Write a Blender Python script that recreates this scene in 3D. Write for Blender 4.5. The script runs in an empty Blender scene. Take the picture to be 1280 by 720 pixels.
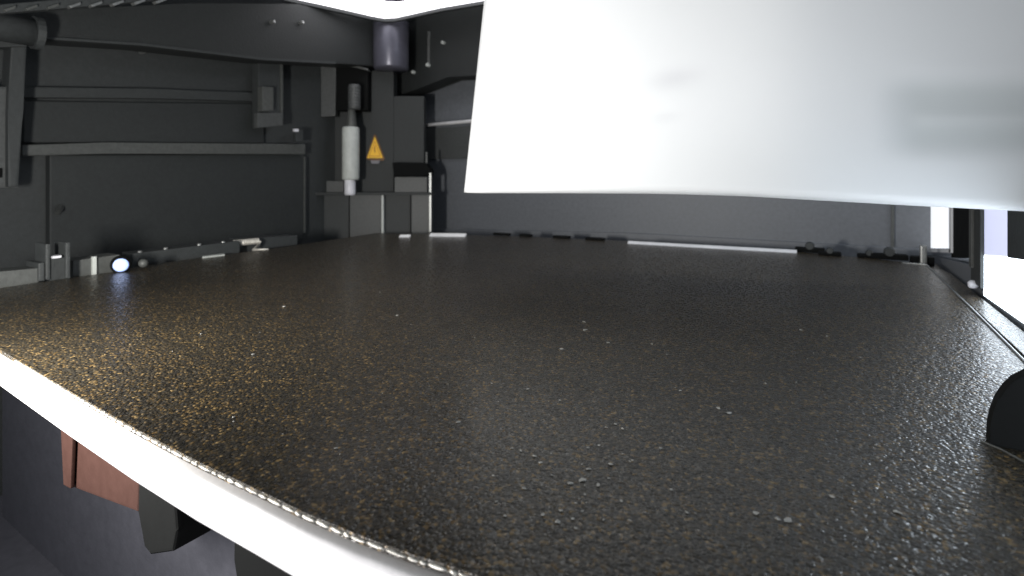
import bpy, bmesh, math, random
from mathutils import Vector, Matrix, noise
random.seed(7)
SC = bpy.context.scene
C = SC.collection
U = 0.03                       # the camera stands 30 mm above the build plate
F, HY, YAW = 661.0, 230.0, math.radians(31.706)

# ------------------------------------------------------------------ camera
cd = bpy.data.cameras.new('camera'); cam = bpy.data.objects.new('camera', cd); C.objects.link(cam)
cam.location = (0, 0, U); cam.rotation_euler = (math.radians(90), 0, YAW)
cd.sensor_width = 36; cd.lens = F/1280*36; cd.shift_y = (HY-360)/1280
cd.clip_start = 0.002; cd.clip_end = 20
cd.dof.use_dof = True; cd.dof.focus_distance = .085; cd.dof.aperture_fstop = 46   # the soft little lens
SC.camera = cam
# ------------------------------------------------------------------ world, exposure
w = bpy.data.worlds.new('World'); SC.world = w; w.use_nodes = True
bg = w.node_tree.nodes['Background']; bg.inputs[0].default_value = (0.80, 0.90, 1.0, 1); bg.inputs[1].default_value = 0.22
SC.view_settings.view_transform = 'Standard'; SC.view_settings.look = 'None'
SC.view_settings.exposure = 0.0; SC.view_settings.gamma = 1
try: SC.cycles.sample_clamp_indirect = 4; SC.cycles.max_bounces = 8
except Exception: pass

def hv(x, y, z): return Vector((x*U, y*U, (z+1)*U))    # plan units of 30 mm, z counted from the lens
def lamp(name, p, to, sx, sy, power, col, spread=180):
    l = bpy.data.lights.new(name, 'AREA'); l.shape = 'RECTANGLE'; l.size = sx*U; l.size_y = sy*U
    l.energy = power; l.color = col; l.spread = math.radians(spread)
    o = bpy.data.objects.new(name, l); C.objects.link(o); o.location = hv(*p)
    o.rotation_euler = (hv(*to)-hv(*p)).to_track_quat('-Z', 'Y').to_euler(); return o
lamp('led_board_light', (-3.7, -0.1, -0.35), (-4.6, 4.0, 0.3), 0.4, 0.7, 0.33, (1.0, 0.97, 0.92))
lamp('lip_fill', (-2.0, -0.8, -1.8), (-1.4, 1.0, -1.15), 2.0, 0.35, 0.060, (1.0, 0.97, 0.97))  # added unseen lamp that whitens the right end of the lip
lamp('back_fill', (0.2, 6.8, 4.2), (-0.4, 9.2, -1.0), 1.6, 0.4, 0.09, (0.82, 0.90, 1.0))  # added unseen fill that brightens the back wall

# ------------------------------------------------------------------ pixel rays of the 1280 x 720 photograph
def ray(px, py):
    r = (px-640)/F; d = (py-HY)/F
    return Vector((r*math.cos(YAW)-math.sin(YAW), r*math.sin(YAW)+math.cos(YAW), -d))
def at(px, py, ax, v):
    q = ray(px, py); return q*(v/q['XYZ'.index(ax)])     # point where the sight line meets a plane
# ------------------------------------------------------------------ materials
def mat(name, col, rough=.5, metal=0, col2=None, nscale=200, spread=.5, bump=0, bscale=900, emit=None, estr=0, coat=0, spec=.5, trans=0):
    m = bpy.data.materials.new(name); m.use_nodes = True; n = m.node_tree; b = n.nodes['Principled BSDF']
    b.inputs['Base Color'].default_value = (*col, 1); b.inputs['Roughness'].default_value = rough; b.inputs['Metallic'].default_value = metal
    b.inputs['Specular IOR Level'].default_value = spec; b.inputs['Coat Weight'].default_value = coat
    b.inputs['Transmission Weight'].default_value = trans
    tc = n.nodes.new('ShaderNodeTexCoord')
    nz = n.nodes.new('ShaderNodeTexNoise'); nz.inputs['Scale'].default_value = nscale; nz.inputs['Detail'].default_value = 6; nz.inputs['Roughness'].default_value = .65
    n.links.new(tc.outputs['Object'], nz.inputs['Vector'])
    cr = n.nodes.new('ShaderNodeValToRGB'); cr.color_ramp.elements[0].position = .5-spread/2; cr.color_ramp.elements[1].position = .5+spread/2
    c2 = col2 or tuple(c*.72 for c in col)
    cr.color_ramp.elements[0].color = (*c2, 1); cr.color_ramp.elements[1].color = (*col, 1)
    n.links.new(nz.outputs[0], cr.inputs[0]); n.links.new(cr.outputs[0], b.inputs['Base Color'])
    mr = n.nodes.new('ShaderNodeMapRange'); mr.inputs['To Min'].default_value = max(.03, rough-.09); mr.inputs['To Max'].default_value = min(1, rough+.12)
    n.links.new(nz.outputs[0], mr.inputs[0]); n.links.new(mr.outputs[0], b.inputs['Roughness'])
    if bump:
        z2 = n.nodes.new('ShaderNodeTexNoise'); z2.inputs['Scale'].default_value = bscale; z2.inputs['Detail'].default_value = 3
        n.links.new(tc.outputs['Object'], z2.inputs['Vector'])
        bp = n.nodes.new('ShaderNodeBump'); bp.inputs['Strength'].default_value = bump; bp.inputs['Distance'].default_value = .0004
        n.links.new(z2.outputs[0], bp.inputs['Height']); n.links.new(bp.outputs[0], b.inputs['Normal'])
    if emit:
        b.inputs['Emission Color'].default_value = (*emit, 1); b.inputs['Emission Strength'].default_value = estr
    return m
M = {
 'wall_dark': mat('dark_plastic', (.046, .051, .052), .6, bump=.3, nscale=620, spread=.35, bscale=2500),
 'wall_darker': mat('black_plastic', (.031, .035, .0355), .65, bump=.2, nscale=560, spread=.35),
 'rib': mat('satin_grey_plastic', (.092, .097, .093), .5, bump=.2, nscale=600, spread=.35),
 'back': mat('blue_grey_sheet', (.160, .170, .187), .45, nscale=500, spread=.35, bump=.3, bscale=2200, col2=(.126, .135, .149)),
 'corner': mat('corner_sheet', (.085, .09, .09), .5, bump=.2, nscale=600, spread=.35),
 'black': mat('rubber', (.006, .0065, .0065), .85, bump=.1, spec=.15),
 'beam': mat('black_beam', (.024, .027, .027), .6, bump=.3, nscale=600, spread=.35),
 'white': mat('white_plastic', (.82, .83, .85), .45, col2=(.76, .77, .79), nscale=35, bump=.05),
 'head_band': mat('grey_plastic', (.52, .54, .55), .55, nscale=60),
 'lip': mat('white_enamel', (.88, .87, .88), .45, col2=(.78, .77, .78), nscale=300, bump=.1),
 'steel': mat('steel', (.62, .62, .60), .28, 1, nscale=300, bump=.15),
 'edge_steel': mat('bright_steel', (.93, .90, .82), .35, .4, nscale=900, bump=.3, bscale=3000),
 'alu': mat('brushed_aluminium', (.42, .43, .42), .42, .8, nscale=500, bump=.2),
 'shaft': mat('light_coupling', (.62, .65, .62), .5, 0, nscale=250),
 'shaft_lo': mat('pale_sleeve', (.88, .88, .94), .4, 0, nscale=250),
 'orange': mat('warning_orange', (.98, .60, .015), .45, nscale=600, col2=(.95, .50, .012)),
 'ink': mat('brown_ink', (.16, .07, .012), .5),
 'ink2': mat('faint_print', (.62, .27, .01), .5),
 'paper': mat('label_grey', (.22, .22, .24), .6),
 'copper': mat('orange_brown_plastic', (.050, .024, .019), .6, 0, nscale=400, spec=.2, col2=(.040, .019, .015), bump=.1),
 'floor': mat('dark_blue_floor', (.105, .106, .128), .6, nscale=300, spread=.4, bump=.15, spec=.3, col2=(.085, .086, .104)),
 'spot': mat('pale_fleck', (.50, .49, .46), .45),
}
# plate: bronze powder coat, coarse grains
def plate_mat():
    m = bpy.data.materials.new('textured_plate'); m.use_nodes = True; n = m.node_tree; N = n.nodes.new; L = n.links.new; b = n.nodes['Principled BSDF']
    tc = N('ShaderNodeTexCoord')
    nz = N('ShaderNodeTexNoise'); nz.inputs['Scale'].default_value = 1400; nz.inputs['Detail'].default_value = 2
    L(tc.outputs['Object'], nz.inputs['Vector'])
    wv = N('ShaderNodeVectorMath'); wv.operation = 'SCALE'; wv.inputs['Scale'].default_value = .00022
    L(nz.outputs['Color'], wv.inputs[0])
    ad = N('ShaderNodeVectorMath'); ad.operation = 'ADD'; L(tc.outputs['Object'], ad.inputs[0]); L(wv.outputs[0], ad.inputs[1])
    vo = N('ShaderNodeTexVoronoi'); vo.feature = 'SMOOTH_F1'; vo.inputs['Scale'].default_value = 2700; vo.inputs['Smoothness'].default_value = .35
    L(ad.outputs[0], vo.inputs['Vector'])
    cr = N('ShaderNodeValToRGB'); e = cr.color_ramp.elements
    e[0].position = 0; e[0].color = (.018, .0158, .0125, 1); e[1].position = 1; e[1].color = (.22, .155, .07, 1)
    for p, c in ((.45, (.028, .0240, .0175, 1)), (.62, (.042, .032, .017, 1)), (.74, (.024, .0210, .0160, 1)), (.90, (.12, .076, .028, 1))):
        x = e.new(p); x.color = c
    sp = N('ShaderNodeSeparateColor'); L(vo.outputs['Color'], sp.inputs[0]); L(sp.outputs[0], cr.inputs[0])
    big = N('ShaderNodeTexNoise'); big.inputs['Scale'].default_value = 14; big.inputs['Detail'].default_value = 5; L(tc.outputs['Object'], big.inputs['Vector'])
    mr = N('ShaderNodeMapRange'); mr.inputs['From Min'].default_value = .3; mr.inputs['From Max'].default_value = .7; mr.inputs['To Min'].default_value = .7; mr.inputs['To Max'].default_value = 1.3
    L(big.outputs[0], mr.inputs[0])
    mx = N('ShaderNodeVectorMath'); mx.operation = 'SCALE'; L(cr.outputs[0], mx.inputs[0]); L(mr.outputs[0], mx.inputs['Scale']); L(mx.outputs[0], b.inputs['Base Color'])
    r2 = N('ShaderNodeMapRange'); r2.inputs['To Min'].default_value = .16; r2.inputs['To Max'].default_value = .50; L(sp.outputs[1], r2.inputs[0]); L(r2.outputs[0], b.inputs['Roughness'])
    b.inputs['Metallic'].default_value = .15; b.inputs['Coat Weight'].default_value = .18; b.inputs['Coat Roughness'].default_value = .24
    bp = N('ShaderNodeBump'); bp.inputs['Strength'].default_value = .55; bp.inputs['Distance'].default_value = .0003; bp.invert = True
    v2 = N('ShaderNodeTexVoronoi'); v2.feature = 'SMOOTH_F1'; v2.inputs['Scale'].default_value = 1300; v2.inputs['Smoothness'].default_value = .25
    L(ad.outputs[0], v2.inputs['Vector'])
    b2 = N('ShaderNodeBump'); b2.inputs['Strength'].default_value = .5; b2.inputs['Distance'].default_value = .0004; b2.invert = True
    L(v2.outputs['Distance'], b2.inputs['Height']); L(b2.outputs[0], bp.inputs['Normal'])
    L(vo.outputs['Distance'], bp.inputs['Height']); L(bp.outputs[0], b.inputs['Normal'])
    return m
M['plate'] = plate_mat()

# ------------------------------------------------------------------ builders
def link(name, bm, m, parent=None, smooth=False):
    bmesh.ops.recalc_face_normals(bm, faces=bm.faces)
    me = bpy.data.meshes.new(name); bm.to_mesh(me); bm.free()
    if smooth:
        for p in me.polygons: p.use_smooth = True
    me.materials.append(M[m] if isinstance(m, str) else m)
    o = bpy.data.objects.new(name, me); C.objects.link(o)
    if parent: o.parent = parent
    return o
def tag(o, label, cat, group=None):
    o['label'] = label; o['category'] = cat
    if group: o['group'] = group
    return o
def root(name, label, cat, group=None):
    o = bpy.data.objects.new(name, None); o.empty_display_size = .01; C.objects.link(o); return tag(o, label, cat, group)
def struct(o, kind='structure'): o['kind'] = kind; return o
def prism(pts, off, bev=0, seg=2):
    """closed solid from an outline (plan-unit points) pushed by the vector off"""
    bm = bmesh.new(); o = Vector(off)
    a = [bm.verts.new(hv(*p)) for p in pts]; b = [bm.verts.new(hv(*(Vector(p)+o))) for p in pts]
    n = len(pts); bm.faces.new(a); bm.faces.new(b[::-1])
    for i in range(n): bm.faces.new((a[i], b[i], b[(i+1) % n], a[(i+1) % n]))
    if bev: bmesh.ops.bevel(bm, geom=list(bm.edges), offset=bev*U, segments=seg, affect='EDGES', clamp_overlap=True, profile=.7)
    return bm
def box(x0, x1, y0, y1, z0, z1, bev=0.02, seg=2):
    return prism([(x0, y0, z0), (x1, y0, z0), (x1, y1, z0), (x0, y1, z0)], (0, 0, z1-z0), bev, seg)
def onplane(ax, v, px, off, bev=.015):
    """outline of photo pixels laid on the wall ax=v, given thickness off along the wall's normal"""
    o = Vector((off, 0, 0)) if ax == 'X' else Vector((0, off, 0)) if ax == 'Y' else Vector((0, 0, off))
    return prism([tuple(at(x, y, ax, v)) for x, y in px], -o, bev)
def rect(x0, y0, x1, y1): return [(x0, y0), (x1, y0), (x1, y1), (x0, y1)]
def lathe(c, prof, n=32, axis='Z'):
    """prof: (radius, height) in plan units"""
    bm = bmesh.new(); rings = []
    for r, h in prof:
        ring = []
        for k in range(n):
            a = 2*math.pi*k/n; u, v = r*math.cos(a), r*math.sin(a)
            p = {'Z': (u, v, h), 'X': (h, u, v), 'Y': (u, h, v)}[axis]
            ring.append(bm.verts.new(hv(c[0]+p[0], c[1]+p[1], c[2]+p[2])))
        rings.append(ring)
    for A, B in zip(rings, rings[1:]):
        for k in range(n): bm.faces.new((A[k], A[(k+1) % n], B[(k+1) % n], B[k]))
    bm.faces.new(rings[0]); bm.faces.new(rings[-1][::-1]); return bm
def tube(path, r, n=10):
    bm = bmesh.new(); rings = []; P = [Vector(p) for p in path]
    for i, p in enumerate(P):
        t = (P[min(i+1, len(P)-1)]-P[max(i-1, 0)]).normalized()
        s = t.cross(Vector((0, 0, 1)));  s = s.normalized() if s.length > .1 else Vector((1, 0, 0)); q = s.cross(t)
        rings.append([bm.verts.new(hv(*(p+r*(math.cos(a)*s+math.sin(a)*q)))) for a in [2*math.pi*k/n for k in range(n)]])
    for A, B in zip(rings, rings[1:]):
        for k in range(n): bm.faces.new((A[k], A[(k+1) % n], B[(k+1) % n], B[k]))
    bm.faces.new(rings[0]); bm.faces.new(rings[-1][::-1]); return bm

LW, BW, RW, FZ, TZ = -9.6, 10.0, 1.12, -4.2, 7.0
# ------------------------------------------------------------------ the setting
struct(link('chamber_floor', box(LW-.6, RW+.6, -1.0, BW+.6, FZ-.3, FZ, 0), 'floor'))
wl = struct(link('wall_left', box(LW-.4, LW, -1.0, BW+.5, FZ, TZ, 0), 'wall_dark'))
wb = struct(link('wall_back', box(LW, RW+.4, BW, BW+.4, FZ, TZ, 0), 'back'))
# sheet panels of the left wall
link('lower_panel', onplane('X', LW+.16, [(62, 194), (380, 193), (380, 300), (62, 420)], .16, .02), 'wall_darker', wl)
link('upper_panel', onplane('X', LW+.12, [(30, 126), (330, 130), (330, 179), (30, 178)], .12, .02), 'wall_darker', wl)
link('rib', onplane('X', LW+.30, [(28, 181), (135, 178), (382, 180), (382, 193), (135, 192), (28, 195)], .30, .03), 'rib', wl)
link('rib', onplane('X', LW+.16, [(28, 108), (200, 111), (330, 116), (330, 127), (200, 123), (28, 122)], .16, .03), 'wall_dark', wl)
link('panel_edge', onplane('X', LW+.19, rect(380, 196, 382, 291), .025, .003), 'rib', wl)
# back wall sheets and seams
link('seam', onplane('Y', BW-.05, rect(1114, 243, 1118, 330), -.05, .004), 'rib', wb)
link('skirting', onplane('Y', BW-.10, [(541, 286), (780, 291), (1000, 303), (1156, 312), (1156, 345), (541, 320)], -.10, .02), 'back', wb)
link('upper_sheet', onplane('Y', BW-.10, [(529, 112), (556, 97), (640, 92), (640, 148), (529, 156)], -.10, .02), 'back', wb)
link('lower_sheet', onplane('Y', BW-.06, [(496, 163), (660, 152), (660, 196), (496, 200)], -.06, .02), 'corner', wb)
# ------------------------------------------------------------------ right wall with its lit panes
def RWr(x0, y0, x1, y1): return rect(x0, y0, x1, y1)
wr = struct(link('wall_right', onplane('X', RW, [(1140, 317), (1163, 319), (1212, 331), (1228, 366), (1300, 416), (1400, 480), (1400, 700), (1140, 700)], -.30, 0), 'back'))
win = root('side_window', 'tall white frosted window behind the dark post at the back right', 'window')
M['pane'] = mat('lit_pane', (.8, .82, .85), .5, emit=(.93, .96, 1.0), estr=.90, nscale=30)
M['pane2'] = mat('lit_pane_blue', (.7, .72, .9), .5, emit=(.70, .74, 1.0), estr=.75, nscale=30)
M['pane_hot'] = mat('lit_pane_bright', (.8, .82, .85), .5, emit=(.80, .90, 1.0), estr=6, nscale=30)
link('pane', onplane('X', RW+.05, rect(1161, 250, 1186, 310), -.06, 0), 'pane', win)
link('frame', onplane('X', RW, rect(1186, 244, 1188.6, 316), -.1, .004), 'white', win)
link('sill', onplane('X', RW, [(1159, 311), (1188, 311), (1188, 316), (1159, 315)], -.1, .004), 'white', win)
link('blind', onplane('X', RW+.02, rect(1189, 244, 1211, 322), -.1, .004), 'black', win)
post = root('door_post', 'dark upright post with a pale front edge between the two windows', 'post')
link('column', onplane('X', RW-.04, [(1213, 236), (1225, 236), (1225, 361), (1213, 350)], -.10, .02), 'wall_dark', post)
link('edge_strip', onplane('X', RW-.06, [(1211, 240), (1214, 240), (1214, 335), (1211, 333)], -.08, .006), 'rib', post)
w2 = root('front_window', 'bright window at the right edge, blue-white above a dark bar and plain white below', 'window')
link('upper_pane', onplane('X', RW-.01, [(1229.5, 236), (1259, 236), (1259, 321), (1229.5, 319)], -.05, 0), 'pane2', w2)
link('dark_bar', onplane('X', RW-.015, [(1259, 236), (1330, 236), (1330, 332), (1259, 322)], -.08, .004), 'wall_darker', w2)
lp = [tuple(at(x, y, 'X', RW-.012)) for x, y in [(1229.5, 319), (1259, 321), (1300, 326)]]
link('lower_pane', prism(lp+[(RW-.012, 1.5, -.48), (RW-.012, 1.5, -1.0)]+[tuple(at(x, y, 'X', RW-.012)) for x, y in [(1282, 406), (1229.5, 369)]], (.05, 0, 0), 0), 'pane_hot', w2)

# ------------------------------------------------------------------ heated bed and build plate
front = [(600, 719), (519, 694), (444, 667), (380, 640), (320, 611), (250, 578), (170, 536), (90, 490.5), (0, 437), (-70, 399)]
left = [(-160, 384), (0, 360), (50, 353), (91, 347), (141, 340), (170, 334), (250, 322), (300, 316), (340, 311), (400, 302), (440, 296)]
back = [(470, 291.5), (540, 292), (660, 296), (780, 301), (900, 308), (1000, 315), (1090, 323), (1158, 331)]
right = [(1215, 386), (1280, 451), (1340, 515)]
zp = -1.0
outline = [at(x, y, 'Z', zp) for x, y in front+left+back]
P_front = [at(x, y, 'Z', zp) for x, y in front]
right_pts = [at(x, y, 'Z', zp) for x, y in right[:2]] + [Vector((.91, 2.2, zp)), Vector((.90, 1.18, zp)), Vector((.5, 1.13, zp)), Vector((-.2, 1.12, zp))]
plate = root('build_plate', 'dark bronze grainy textured build plate filling the printer chamber', 'build plate')
link('sheet', prism([tuple(p) for p in outline+right_pts], (0, 0, -.025), 0), 'plate', plate)
bed = root('heated_bed', 'heated bed with a glaring white front lip under the textured plate', 'heated bed')
# bed slab: top a step below the plate, reaching past it to the right and back
lipY = [Vector((p.x, p.y-.012, 0)) for p in P_front]
slab = [(p.x, p.y+.03, -1.055) for p in lipY] + [tuple(at(x, y, 'Z', -1.055)) for x, y in [(-170, 392), (0, 366), (50, 359), (91, 353), (141, 346), (170, 340), (250, 327), (340, 316), (440, 300), (480, 296), (540, 295), (780, 303)]]
slab += [tuple(Vector((-1.2, 8.95, -1.055))), (1.10, 8.9, -1.055), (1.10, 1.25, -1.055), (-.2, 1.17, -1.055)]
link('bed_slab', prism(slab, (0, 0, -.1), 0), 'plate', bed)
link('side_strip', prism([(.935, 1.3, -1.052), (1.09, 1.3, -1.052), (1.09, 7.8, -1.052), (1.03, 8.05, -1.052), (.955, 8.2, -1.052)], (0, 0, .03), .004), 'plate', bed)
# glaring lip: a rolled rail along the front edge
bm = bmesh.new(); rings = []
ext = [Vector((.9, 1.19, 0)), Vector((-.2, 1.13, 0))] + [Vector((p.x, p.y, 0)) for p in P_front]
prof = [(.05, -1.052), (.0, -1.050), (-.012, -1.058), (-.018, -1.075), (-.018, -1.19), (-.010, -1.204), (.03, -1.208)]
for i, p in enumerate(ext):
    rings.append([bm.verts.new(hv(p.x, p.y+a, z)) for a, z in prof])
for A, B in zip(rings, rings[1:]):
    for k in range(len(prof)-1): bm.faces.new((A[k], A[k+1], B[k+1], B[k]))
link('front_lip', bm, 'lip', bed, True)
# steel edge of the spring sheet, its glints shaped as bright beads
bm = bmesh.new(); k = 0
def along(path, s):
    for a, b in zip(path, path[1:]):
        L = (b-a).length
        if s <= L: return a+(b-a)*(s/L), (b-a).normalized()
        s -= L
    return None, None
s = .02
while True:
    ln = random.uniform(.02, .085); a, t = along(P_front, s)
    if a is None or a.x < -4.0: break
    hgt = random.uniform(.003, .0065)
    ctr = a + t*ln/2; nrm = Vector((t.y, -t.x, 0)); nrm = nrm if nrm.y < 0 else -nrm
    mtx = Matrix.Translation(hv(*(ctr+nrm*.001+Vector((0, 0, -.012))))) @ Matrix(((t.x, nrm.x, 0, 0), (t.y, nrm.y, 0, 0), (0, 0, 1, 0), (0, 0, 0, 1))) @ Matrix.Diagonal((ln*.52*U, .006*U, hgt*U, 1))
    bmesh.ops.create_icosphere(bm, subdivisions=2, radius=1, matrix=mtx)
    s += ln + random.choice([.002, .004, .006, .03 if a.x > -1.1 else .004])
o = link('glint_bead', bm, 'edge_steel', plate, True); o['kind'] = 'stuff'
# thin bright line round the far right corner of the sheet
link('edge_trim', tube([at(x, y, 'Z', -.997) for x, y in [(1128, 328.5), (1158, 331), (1215, 386), (1280, 451), (1330, 505)]], .008, 8), 'alu', plate)
# pale chips and dust on the plate; near ones stand in for glints
bm = bmesh.new()
spots = [(316, 443, 2.4), (292, 521, 2.2), (355, 383, 1.6), (497, 394, 2.5), (730, 402, 2), (731, 412, 2.6), (702, 436, 2.4), (760, 428, 2), (573, 527, 2), (668, 570, 3), (676, 578, 2.6), (713, 604, 3.6), (728, 600, 3.6), (748, 606, 3), (736, 586, 2.6), (763, 580, 3), (701, 638, 3), (679, 643, 2.6), (697, 652, 3), (945, 641, 3.6), (972, 648, 4), (985, 650, 3.6), (898, 510, 2.6), (912, 516, 2.8), (850, 488, 2), (957, 479, 2), (1001, 412, 2), (815, 430, 1.6), (700, 500, 1.6), (308, 575, 2.4), (333, 590, 2.6), (420, 560, 1.8), (720, 660, 2.2), (790, 575, 2), (825, 560, 2), (858, 640, 2), (1040, 620, 2.6), (1122, 640, 2.6), (1142, 612, 2.6), (660, 486, 1.6), (640, 560, 1.8), (475, 365, 1.5), (560, 480, 1.4)]
for i in range(26):
    spots.append((random.gauss(720, 45), random.gauss(605, 28), random.uniform(1.0, 2.4)))
for i in range(60):
    spots.append((random.uniform(160, 1180), random.uniform(400, 700), random.uniform(.6, 1.1)))
for x, y, sz in spots:
    p = at(x, y, 'Z', -.997); sz *= 1.9
    if p.y < 1.15+.06 or p.x < -7: continue
    dep = p.length; r = sz/F*dep*.5
    mtx = Matrix.Translation(hv(*p)) @ Matrix.Rotation(random.uniform(0, 3.1), 4, 'Z') @ Matrix.Diagonal((r*U*random.uniform(.8, 1.6), r*U*.75, r*U*.25, 1))
    v = bmesh.ops.create_icosphere(bm, subdivisions=1, radius=1, matrix=mtx)['verts']
    for q in v: q.co += Vector((random.uniform(-1, 1), random.uniform(-1, 1), random.uniform(-.3, .3)))*r*U*.35
o = struct(link('flecks', bm, 'spot'), 'stuff'); tag(o, 'pale chips and dust scattered on the textured plate', 'flecks')


# white strips painted in for glints on the back edge of the bed
M['strip_white'] = mat('white_gloss', (.95, .95, .97), .22, 0, nscale=80, coat=.5, emit=None)
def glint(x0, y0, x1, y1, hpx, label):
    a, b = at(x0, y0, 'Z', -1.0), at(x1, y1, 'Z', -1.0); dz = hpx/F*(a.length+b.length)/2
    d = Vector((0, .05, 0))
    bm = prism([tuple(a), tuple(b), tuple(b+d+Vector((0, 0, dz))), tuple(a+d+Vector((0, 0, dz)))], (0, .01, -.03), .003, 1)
    o = link('back_glint', bm, 'strip_white'); return tag(o, label, 'clamp', 'white glint strips along the back edge of the plate')
glint(784, 304.5, 996, 316.5, 3.2, 'longest bright white glint strip along the back edge of the plate')
glint(536, 295.5, 581, 296, 4, 'short bright white glint strip at the back corner, beside the thin vertical seam')
glint(498, 296.5, 511, 296.5, 3, 'smallest bright glint strip, at the far corner left of the short one')
for x, y, s, t in ((1012, 313, 1.5, 'knobbly black clip just to the right of the long bright strip'), (1037, 317, 1.1, 'flat black clip second to the right of the long bright strip'),
                   (1087, 320, 1.1, 'low black clip left of the pale seam in the back wall'), (1112, 322, 1.6, 'round dark clip at the foot of the pale seam')):
    p = at(x, y+3, 'Z', -1.0); r = .085*s
    c = root('plate_clip', t, 'clip', 'small dark clips along the back edge of the plate')
    link('base', box(p.x-r*1.5, p.x+r*1.5, p.y, p.y+.15, -1.0, -1.0+r*.55, .02), 'black', c)
    link('screw', lathe((p.x, p.y-.005, -1.0+r*.75), [(r*.40, 0), (r*.48, .03), (r*.48, .08)], 14, 'Y'), 'wall_dark', c)
p = at(1154, 325, 'Y', 8.5)
c = root('corner_pin', 'little upright locating pin at the far right corner of the plate', 'pin')
link('pin', box(p.x-.035, p.x+.035, 8.45, 8.55, -1.05, -.78, .02), 'alu', c)
link('collar', box(p.x-.13, p.x+.12, 8.5, 8.65, -1.05, -.93, .03), 'black', c)
p = at(1218, 352, 'X', 1.08)
tag(link('bright_screw', lathe((1.07, p.y, p.z-.06), [(.03, 0), (.04, .02), (.04, .05), (.02, .07)], 16), 'shaft_lo'), 'tiny bright screw head at the foot of the dark post', 'screw')
# dark low edge bumps on the back of the bed
for i, (x, y, t) in enumerate(((625, 293, 'thin black bumper on the back plate edge, next to the short bright strip'), (655, 294.5, 'thin black bumper on the back plate edge, second from the short bright strip'), (700, 296.5, 'thin black bumper on the back plate edge, second from the long bright strip'), (742, 299, 'thin black bumper on the back plate edge, next to the long bright strip'))):
    p = at(x, y+1.5, 'Z', -1.0); r = random.uniform(.12, .2)
    tag(link('rubber_bumper', box(p.x-r, p.x+r, p.y+.02, p.y+.12, -1.0, -.955, .015), 'black'), t, 'bumper', 'rubber bumpers on the back edge of the plate')

# near block at the right edge
b = root('rubber_block', 'matt black block standing at the right edge beside the plate', 'block')
a0 = at(1236, 556, 'Z', -1.0)
q = [(0, 0, -1.0), (.004, 0, -.93), (.014, 0, -.87), (.028, 0, -.82), (.048, 0, -.775), (.075, 0, -.735), (.11, 0, -.705), (.16, 0, -.688), (.55, 0, -.68), (.55, 0, -1.0)]
link('body', prism([(a0.x+u, a0.y, z) for u, _, z in q], (0, .06, 0), .006, 2), 'black', b, False)
link('foot_seam', tube([at(1226, 551, 'Z', -.997), at(1252, 562, 'Z', -.997), at(1285, 580, 'Z', -.997), at(1330, 604, 'Z', -.997)], .004, 6), 'rib', b)

# ------------------------------------------------------------------ left side of the bed
def lbox(name, x0, x1, y0, y1, X, dx, m, parent, bev=.015): return link(name, onplane('X', X, [(x0, y0[0]), (x1, y0[1]), (x1, y1[1]), (x0, y1[0])], dx, bev), m, parent)
rail = root('bed_side_rail', 'grey strip along the left wall behind the bed, with a painted highlight', 'rail')
lbox('strip', 91, 150, (326, 318), (347, 340), -7.2, .3, 'rib', rail)
lbox('highlight_band', 116, 121, (321, 320.5), (345.5, 344.5), -7.16, .05, 'shaft', rail, .004)  # pale colour painting the vertical highlight on the strip
lbox('strip', 166, 300, (317, 301), (338, 318), -7.55, .3, 'wall_dark', rail)
lbox('strip', 300, 372, (299, 294), (316, 306), -7.75, .3, 'wall_dark', rail)
fr = root('bed_front_rail', 'dull grey rail low at the left edge of the photo beside the plate', 'rail')
lbox('strip', -30, 49, (342, 335), (368, 353), -7.0, .3, 'rib', fr)
lbox('end_cap', 48, 56, (329, 328), (352, 351), -6.97, .35, 'wall_dark', fr)
cl = root('belt_clamp', 'dark forked clamp with a small bright pin on the left wall', 'clamp')
lbox('body', 62, 84, (322, 321), (352, 349), -7.0, .3, 'wall_darker', cl)
lbox('jaw', 57, 63, (305, 305), (350, 350), -6.97, .3, 'wall_dark', cl)
lbox('jaw', 82, 88, (303, 303), (348, 348), -6.97, .3, 'wall_dark', cl)
lbox('pin', 66, 77, (320.5, 319), (323.5, 322), -6.95, .1, 'shaft_lo', cl, .004)
led = root('status_led', 'small glowing blue-white lamp with a dark bezel by the left wall', 'lamp')
p = at(151, 330, 'X', -7.0)
M['led'] = mat('led_lens', (.6, .7, 1), .3, emit=(.34, .50, .98), estr=.85)
n = (Vector((0, 0, 0))-p); n.z = 0; n.normalize()
def disc(name, c, r, th, m, parent, n=n, seg=28, dome=.5):
    bm = bmesh.new(); s = Vector((-n.y, n.x, 0)); R = []
    for rr, h in ((r, 0), (r, th), (r*.8, th*(1+dome*.6)), (r*.4, th*(1+dome))):
        R.append([bm.verts.new(hv(*(c+n*h+s*rr*math.cos(a)+Vector((0, 0, rr*math.sin(a)))))) for a in [2*math.pi*k/seg for k in range(seg)]])
    for A, B in zip(R, R[1:]):
        for k in range(seg): bm.faces.new((A[k], A[(k+1) % seg], B[(k+1) % seg], B[k]))
    bm.faces.new(R[0]); bm.faces.new(R[-1][::-1]); return link(name, bm, m, parent, True)
disc('bezel', p, .10, .08, 'black', led); disc('lens', p+n*.06, .074, .05, 'led', led)
disc('knurl', p+Vector((.02, .22, -.01)), .05, .08, 'rib', led)
for x, y, t in ((175, 314, 'tiny pale screw on the left rail just right of the glowing lamp'), (207, 310, 'tiny pale screw on the left rail, second to the right of the glowing lamp'), (249, 305, 'dull tiny screw on the left rail above the pale metal tab'), (279, 302, 'tiny pale screw on the left rail, right beside the shiny spring')):
    p = at(x, y, 'X', -7.6)
    tag(link('rail_screw', lathe((p.x, p.y, p.z-.04), [(.02, 0), (.028, .02), (.028, .04), (.012, .05)], 12), 'alu'), t, 'screw', 'screws along the left rail')
sp = root('belt_spring', 'shiny bright wound metal spring on the left rail near the corner', 'spring')
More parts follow.
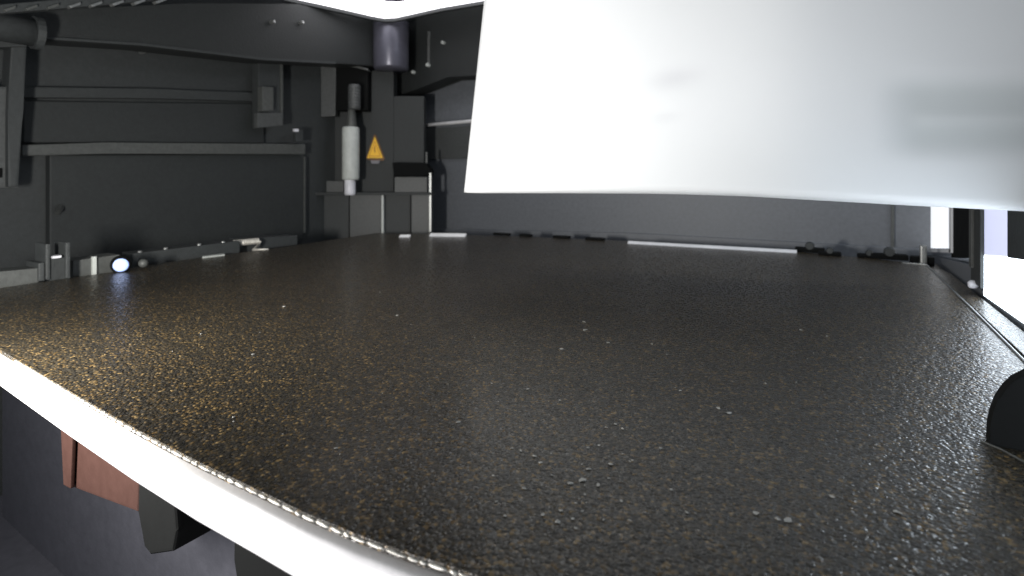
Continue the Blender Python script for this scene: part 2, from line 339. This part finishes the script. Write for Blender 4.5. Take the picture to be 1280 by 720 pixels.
a, b_ = at(292, 304, 'X', -7.65), at(324, 301, 'X', -7.65)
pts = []
for i in range(260):
    t = i/259; q = a.lerp(b_, t); an = t*2*math.pi*12
    pts.append(q+Vector((math.cos(an)*.034, 0, math.sin(an)*.034)))
link('coil', tube(pts, .015, 6), 'edge_steel', sp, True)
link('hook', tube([b_+Vector((0, 0, -.05)), b_+Vector((.08, -.15, -.12)), a+Vector((.25, .4, -.12))], .02, 6), 'edge_steel', sp, True)
tag(link('metal_tab', prism([tuple(at(x, y, 'Z', -.98)) for x, y in [(253, 319.6), (280, 316.6), (281, 317.8), (253, 321)]], (0, 0, -.02), .004), 'shaft'), 'thin pale metal tab lying at the left edge of the plate', 'tab')
tag(link('cable_clip', tube([at(71, 268, 'X', LW+.1), at(74, 262, 'X', LW+.3), at(77, 256, 'X', LW+.1)], .04, 8), 'rib'), 'tiny grey hooked clip high on the left wall above the clamp', 'clip')

# ------------------------------------------------------------------ left bracket, end cap, upper rails
br = root('wall_bracket', 'tall grey bracket with a dark slot at the left edge of the photo', 'bracket')
lbox('plate', -25, 24, (108, 108), (236, 235), -9.0, .25, 'corner', br, .03)
link('upright', onplane('X', -8.9, [(14, 50), (34, 50), (29, 140), (23, 234), (10, 234), (10, 140)], .3, .03), 'wall_dark', br)
lbox('crossbar', -25, 34, (46, 46), (60, 58), -8.85, .3, 'wall_dark', br, .02)
lbox('slot', -10, 3, (210, 210), (222, 222), -8.98, .03, 'black', br, .004)
ec = root('rail_end_cap', 'round dull grey rod end at the upper left of the photo', 'rod')
p = at(2, 33, 'X', -8.4)
link('rod', tube([p+Vector((-.1, -.9, 0)), p+Vector((0, .30, 0))], .17, 20), 'wall_dark', ec, True)
link('cap', tube([p+Vector((0, .28, 0)), p+Vector((0, .36, 0)), ], .20, 20), 'wall_dark', ec)
# toothed belt at the very top left
belt = root('toothed_belt', 'grey toothed belt running along the top left edge of the photo', 'belt')
A, B = at(-20, 20, 'X', -8.0), at(215, -1, 'X', -8.0); B.z = A.z+(B.z-A.z)
pts2 = [at(-30, 8, 'X', -8), at(210, -12, 'X', -8), at(210, -1.5, 'X', -8), at(120, 7, 'X', -8), at(-30, 19, 'X', -8)]
link('band', prism([tuple(p) for p in pts2], (-.15, 0, 0), .01), 'wall_dark', belt)
for i in range(9):
    x = -14+i*27; y = 10-i*1.45
    link('tooth', onplane('X', -7.95, [(x-8, y+3), (x+7, y-2), (x+7, y+1.5), (x-5, y+6)], .10, .008), 'alu' if i > 3 else 'rib', belt)
gb = root('gantry_beam', 'broad black beam crossing the top of the left wall to the back corner', 'beam')
link('beam', prism([tuple(at(x, y, 'X', -8.7)) for x, y in [(22, 12), (240, 4), (372, 5), (478, 27), (478, 84), (420, 79), (330, 74), (180, 56), (30, 46)]], (-.6, 0, 0), .05, 3), 'beam', gb)
link('lower_lip', prism([tuple(at(x, y, 'X', -8.66)) for x, y in [(30, 44), (180, 54), (330, 72), (420, 77), (420, 80), (330, 75), (180, 57), (30, 47)]], (-.1, 0, 0), .006), 'wall_dark', gb)
gb2 = root('back_beam', 'black cross beam at the top of the back wall behind the white printhead', 'beam')
link('beam', prism([tuple(at(x, y, 'Y', 9.3)) for x, y in [(500, 25), (600, 7), (640, 0), (900, -20), (900, 60), (640, 92), (560, 94), (520, 112), (500, 118), (484, 104)]], (0, .5, 0), .04, 3), 'beam', gb2)
link('guide_wire', prism([tuple(at(x, y, 'Y', 9.25)) for x, y in [(534.6, 39), (536.8, 39), (536.2, 81), (534, 81)]], (0, .04, 0), .004), 'alu', gb2)
for x, y, r in ((534.5, 81, .045), (553.5, 53, .04), (516, 90, .04)):
    p = at(x, y, 'Y', 9.25); link('screw', lathe(tuple(p), [(r*.5, -.04), (r, -.02), (r, .05)], 14, 'Y'), 'shaft', gb2)
for x, y, X, t in ((342, 27, -8.62, 'left one of two tiny screw heads on the broad black beam'), (378, 28, -8.62, 'right one of two tiny screw heads on the broad black beam'), (180, 64, -9.4, 'faint tiny screw head on the left wall just under the black beam')):
    p = at(x, y, 'X', X); tag(link('beam_screw', lathe(tuple(p), [(.025, .03), (.035, 0), (.035, -.1)], 12, 'X'), 'alu'), t, 'screw', 'screws on the upper left wall')

# ------------------------------------------------------------------ sensor bracket in front of the corner
sb = root('sensor_bracket', 'dark upright bracket with a small pale block, mid left wall', 'bracket')
lbox('plate', 323, 353, (78, 79), (160, 157), -9.25, .2, 'wall_dark', sb, .02)
lbox('edge', 351, 354, (80, 80), (156, 156), -9.22, .1, 'rib', sb, .006)
lbox('block', 328, 342, (108, 109), (139, 138), -9.1, .15, 'rib', sb, .015)
lbox('shelf', 322, 354, (141, 141), (160, 157), -9.15, .12, 'corner', sb, .02)
ls = root('limit_switch', 'tiny switch with a bright dot above the long wall rib', 'switch')
lbox('body', 370, 379, (162, 162), (177, 177), -9.2, .12, 'wall_dark', ls, .01)
lbox('contact', 368.5, 373.5, (161, 161), (164.5, 164.5), -9.15, .06, 'shaft_lo', ls, .006)

# ------------------------------------------------------------------ corner housing
D = 11.6                                                   # distance of the housing's front along the view line
cf = Vector((-math.sin(YAW), math.cos(YAW), 0)); cr_ = Vector((math.cos(YAW), math.sin(YAW), 0))
def diag(px, py, d): return cf*d + cr_*((px-640)/F*d) + Vector((0, 0, -(py-HY)/F*d))
def face(name, px, d, th, m, parent, bev=.015): return link(name, prism([tuple(diag(x, y, d)) for x, y in px], tuple(cf*th), bev), m, parent)
hs = root('corner_housing', 'dark stepped housing filling the back left corner', 'housing')
face('block', rect(385, 244, 436, 300), D, .5, 'wall_dark', hs)
face('block', rect(437, 243, 476, 302), D-.05, .5, 'corner', hs)
face('block', rect(481, 243, 513, 302), D+.04, .5, 'wall_dark', hs)
face('block', rect(514, 243, 537, 302), D-.05, .5, 'corner', hs)
face('edge_highlight', rect(476.5, 244, 479.5, 293), D-.12, .12, 'shaft', hs, .006)  # pale strips standing in for highlights on the housing edges
face('edge_highlight', rect(536.5, 216, 539, 290), D-.12, .1, 'alu', hs, .004)
face('ledge', rect(384, 240.5, 540, 244), D-.2, .6, 'wall_darker', hs, .008)
face('upper_panel', [(382, 80), (400, 80), (400, 225), (384, 225)], D+.2, .4, 'wall_dark', hs)
face('upper_panel', rect(400, 88, 492, 242), D+.25, .4, 'wall_darker', hs)
face('side_step', rect(385, 226, 429, 242), D+.05, .3, 'corner', hs)
face('side_step', rect(493, 221, 534, 242), D+.05, .3, 'corner', hs)
face('side_step', rect(532, 190, 534, 204), D+.05, .1, 'rib', hs, .004)
face('shelf', [(490, 203), (532, 204), (538, 212), (538, 220), (492, 220)], D-.1, .5, 'black', hs, .03)
face('recess', rect(492, 120, 530, 205), D+.25, .3, 'wall_darker', hs)
sbk = root('spindle_bracket', 'dull grey plate and dark box above the pale spindle in the corner', 'bracket')
face('plate', [(401, 80), (416, 78), (420, 80), (419, 145), (401, 146)], D-.1, .2, 'corner', sbk)
face('box', rect(420, 84, 460, 138), D-.05, .3, 'black', sbk, .03)
face('top_edge', [(417, 77.5), (446, 82), (460, 86), (460, 88), (446, 84.5), (417, 80)], D-.15, .2, 'rib', sbk, .006)
sd = root('spindle', 'pale upright cylinder with dark knob and white foot, left of the orange triangle', 'spindle')
def dcyl(name, cx, r0, y0, r1, y1, d, m, rib=0):
    c = diag(cx, HY, d); prof = []; k = d/F
    z0, z1 = -(y0-HY)*k, -(y1-HY)*k; b = .04
    prof = [(r1*k*.9, z1), (r1*k, z1+b)]
    if rib:
        n = 7
        for i in range(n):
            t = (i+.5)/n; z = z1+b+(z0-z1-2*b)*t; h = (z0-z1)/n*.2; r = (r1+(r0-r1)*t)*k
            prof += [(r, z-h), (r*1.04, z-h*.6), (r*1.04, z+h*.6), (r, z+h)]
    prof += [(r0*k, z0-b), (r0*k*.9, z0)]
    return link(name, lathe((c.x, c.y, 0), prof, 32), m, sd, True)
dcyl('knob', 443, 7.5, 106, 7.5, 137, D-.35, 'corner', 1)
dcyl('neck', 439.5, 4.5, 135, 6.5, 161, D-.3, 'rib')
dcyl('coupling', 438.5, 10.5, 159, 10.5, 225, D-.3, 'shaft')
dcyl('foot', 437.5, 6.8, 224, 6.8, 244, D-.3, 'shaft_lo')
# warning triangle
ws = root('warning_sign', 'small orange warning triangle sticker beside the pale cylinder', 'sticker')
def tri(cx, y0, y1, hw): return [(cx, y0), (cx+hw, y1), (cx-hw, y1)]
face('backing', [(468, 168), (470, 169), (481, 198), (479, 201), (460, 200), (457.5, 197), (467, 169)], D+.215, .02, 'ink', ws, .004)
face('triangle', tri(468.5, 171, 197.5, 10), D+.195, .015, 'orange', ws, .003)
face('border_line', [(468.5, 175.5), (476.2, 195.5), (460.8, 195.5), (461.4, 194.7), (474.9, 194.7), (468.5, 177.4), (461.8, 194.6), (461, 195.2)], D+.188, .006, 'ink2', ws, 0)
face('symbol', [(468, 182), (469.2, 182), (469, 188), (469.8, 188.6), (468.3, 192), (468, 189), (467.2, 188.5)], D+.187, .006, 'ink2', ws, 0)
face('caption', [(463, 200.5), (475, 200.5), (473.5, 204.5), (464.5, 204.5)], D+.2, .015, 'paper', ws, .003)
# rod and cylinder
rod = root('linear_rod', 'thin bright steel rod running behind the white printhead', 'rod')
a, b_ = at(494, 160, 'Y', 9.6), at(610, 149.5, 'Y', 9.1)
link('rod', tube([a, b_, b_+(b_-a)*2], .042, 12), 'strip_white', rod, True)
link('holder', tube([a-(b_-a)*.04, a+(b_-a)*.03], .07, 12), 'wall_dark', rod)
cy = root('idler_cylinder', 'smooth blue-grey cylinder hanging in the top back corner', 'cylinder')
c = diag(489, HY, 11.7); k = 11.7/F
M['cyl'] = mat('cylinder_grey', (.13, .13, .165), .32, .3, nscale=200, bump=.1)
link('barrel', lathe((c.x, c.y, 0), [(20*k, 142*k), (21.5*k, 145*k), (22*k, 190*k), (22*k, 202*k)], 40), 'cyl', cy, True)
link('head', lathe((c.x, c.y, 0), [(13*k, 212*k), (13*k, 262*k)], 32), 'cyl', cy, True)

# ------------------------------------------------------------------ white rim round the top, its glow added as emission
M['rim_glow'] = mat('white_rim_glow', (.9, .9, .9), .5, emit=(.97, .95, 1.0), estr=2.6)
ts = root('top_glow_rim', 'white rim with an added glow, bent round the top back corner', 'rim')
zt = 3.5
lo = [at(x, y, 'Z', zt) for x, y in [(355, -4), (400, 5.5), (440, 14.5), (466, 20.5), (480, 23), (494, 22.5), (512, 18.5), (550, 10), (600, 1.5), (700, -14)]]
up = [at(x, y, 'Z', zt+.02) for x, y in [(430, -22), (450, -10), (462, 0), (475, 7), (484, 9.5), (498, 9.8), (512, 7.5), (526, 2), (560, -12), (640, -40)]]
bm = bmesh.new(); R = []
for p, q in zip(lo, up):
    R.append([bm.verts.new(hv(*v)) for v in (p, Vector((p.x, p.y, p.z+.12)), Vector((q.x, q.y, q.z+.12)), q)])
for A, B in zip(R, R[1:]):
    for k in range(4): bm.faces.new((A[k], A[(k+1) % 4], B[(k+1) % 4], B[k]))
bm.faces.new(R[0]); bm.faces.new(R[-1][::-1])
link('rim_band', bm, 'rim_glow', ts)
bm = bmesh.new(); R = []
for p in lo:
    n = Vector((p.x, p.y, 0)).normalized()
    R.append([bm.verts.new(hv(*v)) for v in (p+n*.012, p+n*.012+Vector((0, 0, -.06)), p+n*.12+Vector((0, 0, -.06)), p+n*.12)])
for A, B in zip(R, R[1:]):
    for k in range(4): bm.faces.new((A[k], A[(k+1) % 4], B[(k+1) % 4], B[k]))
bm.faces.new(R[0]); bm.faces.new(R[-1][::-1])
link('housing', bm, 'wall_dark', ts)
struct(link('ceiling', box(LW, RW, 1.0, BW, 6.2, 6.4, 0), 'wall_darker'))

# ------------------------------------------------------------------ printhead
ph = root('printhead', 'big white plastic printhead cover with rounded left edge, hanging at the upper right', 'printhead')
def head_plane(px):                                        # plan of the front face: slightly bowed, nearer on the right
    t = (px-581)/(1280-581)
    q = ray(px, HY)
    e = .5*((px-985)/60+math.sqrt(((px-985)/60)**2+1))*60      # soft bend where the front turns into the side
    d = 4.7-(px-581)*.00264+e*.00175
    return Vector((q.x*d, q.y*d, 0)), d
bot = {575: 241, 600: 241.5, 700: 241.6, 800: 242.2, 850: 243, 930: 245.5, 1000: 249.5, 1080: 254, 1160: 258.5, 1280: 264.5, 1340: 268}
ks = sorted(bot)
def boty(px):
    for a, b in zip(ks, ks[1:]):
        if a <= px <= b: return bot[a]+(bot[b]-bot[a])*(px-a)/(b-a)
    return bot[ks[0]] if px < ks[0] else bot[ks[-1]]
bm = bmesh.new(); tint = bm.verts.layers.float_color.new('tint'); cols = []; NX, NZ = 170, 70; ZTOP = 2.4
def smooth(x): x = min(max(x, 0), 1); return x*x*(3-2*x)
for i in range(NX+1):
    px = 580+(1338-580)*i/NX; p, d = head_plane(px)
    zb = -(boty(px)-HY)/F*d; col = []
    nrm = Vector((p.x, p.y, 0)).normalized()                # away from the lens
    for j in range(NZ+1):
        tz = j/NZ; z = zb+(ZTOP-zb)*tz
        lean = nrm*0
        # rounded left edge, rounded bottom edge
        rx = .20; s = max(0, 1-(px-580)/F*d/rx); back = rx*(1-math.sqrt(max(0, 1-s*s)))
        rz = .05; s2 = max(0, 1-(z-zb)/rz); back += rz*(1-math.sqrt(max(0, 1-s2*s2)))
        v = p+nrm*back; v.z = z
        slip = -(z-zb)*.105*smooth(1-(px-580)/260)*-1       # left edge leans to the right as it rises
        v += cr_*slip
        # shallow moulded dents
        def dent(cx, cy, sx, sy, dep):
            py = HY-z/d*F
            return dep*math.exp(-((px-cx)/sx)**2-((py-cy)/sy)**2)
        py = HY-z/d*F
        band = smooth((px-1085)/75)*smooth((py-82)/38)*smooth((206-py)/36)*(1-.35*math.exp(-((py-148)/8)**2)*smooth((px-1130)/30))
        logo = dent(850-(py-95)*.7, py, 1, 1, 0)+.5*math.exp(-((px-845+(py-95)*.8)/30)**2-((py-96)/14)**2)+.28*math.exp(-((px-832+(py-146)*.6)/18)**2-((py-146)/7)**2)
        v += nrm*(.02*band+.012*logo)
        q = bm.verts.new(hv(*v)); q[tint] = (band*.6, logo*.5, 0, 1); col.append(q)
    cols.append(col)
for A, B in zip(cols, cols[1:]):
    for j in range(NZ): bm.faces.new((A[j], A[j+1], B[j+1], B[j]))
# back shell so the cover has its depth
off = Vector((-.9, 1.9, 0))
nb = len(cols)
backv = [[bm.verts.new(c[j].co+Vector((off.x*U*.3, off.y*U, 0))) for j in (0, NZ)] for c in cols]
for a, (A, B) in enumerate(zip(cols, cols[1:])):
    bm.faces.new((A[0], B[0], backv[a+1][0], backv[a][0])); bm.faces.new((A[NZ], B[NZ], backv[a+1][1], backv[a][1])); bm.faces.new((backv[a][0], backv[a+1][0], backv[a+1][1], backv[a][1]))
bm.faces.new(cols[0]+[backv[0][1], backv[0][0]]); bm.faces.new(cols[-1]+[backv[-1][1], backv[-1][0]])
M['head'] = mat('printhead_white', (.80, .82, .84), .5, col2=(.77, .79, .81), nscale=25)
n = M['head'].node_tree; b_ = n.nodes['Principled BSDF']; src = b_.inputs['Base Color'].links[0].from_socket
at_ = n.nodes.new('ShaderNodeAttribute'); at_.attribute_name = 'tint'; sp_ = n.nodes.new('ShaderNodeSeparateColor'); n.links.new(at_.outputs['Color'], sp_.inputs[0])
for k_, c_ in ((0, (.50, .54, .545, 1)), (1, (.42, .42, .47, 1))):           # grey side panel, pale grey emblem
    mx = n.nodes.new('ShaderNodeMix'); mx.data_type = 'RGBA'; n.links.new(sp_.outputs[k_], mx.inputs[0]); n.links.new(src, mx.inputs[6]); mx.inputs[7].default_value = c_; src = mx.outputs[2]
n.links.new(src, b_.inputs['Base Color'])
link('cover', bm, 'head', ph, True)

# ------------------------------------------------------------------ things under the bed
sk = tag(link('added_sheet', box(-9.0, 1.0, 2.3, 2.4, FZ, -1.4, .01), 'floor'), 'dark blue-grey sheet added below the white front lip', 'panel')  # sheet added to catch light, as the floor behind lies in shade
cb = root('copper_block', 'orange-brown block hanging under the white front lip', 'block')
def under(px, Y): return [tuple(at(x, y, 'Y', Y)) for x, y in px]
link('body', prism(under([(74, 500), (176, 560), (172, 641), (80, 606)], 1.35), (0, .5, 0), .02, 3), 'copper', cb)
link('flange', prism(under([(74, 500), (92, 512), (88, 611), (79, 606)], 1.32), (0, .02, 0), .006), 'copper', cb)
db = root('black_foot', 'black tapered foot under the lip, right of the orange-brown block', 'foot')
link('body', prism(under([(174, 570), (215, 590), (221, 664), (216, 690), (188, 694), (180, 684), (172, 640)], 1.33), (0, .5, 0), .02, 3), 'black', db)
d2 = root('lower_mount', 'dark mount under the lip at the bottom edge of the photo', 'mount')
link('body', prism(under([(290, 640), (372, 690), (372, 760), (300, 760), (293, 700)], 1.36), (0, .4, 0), .02, 3), 'black', d2)
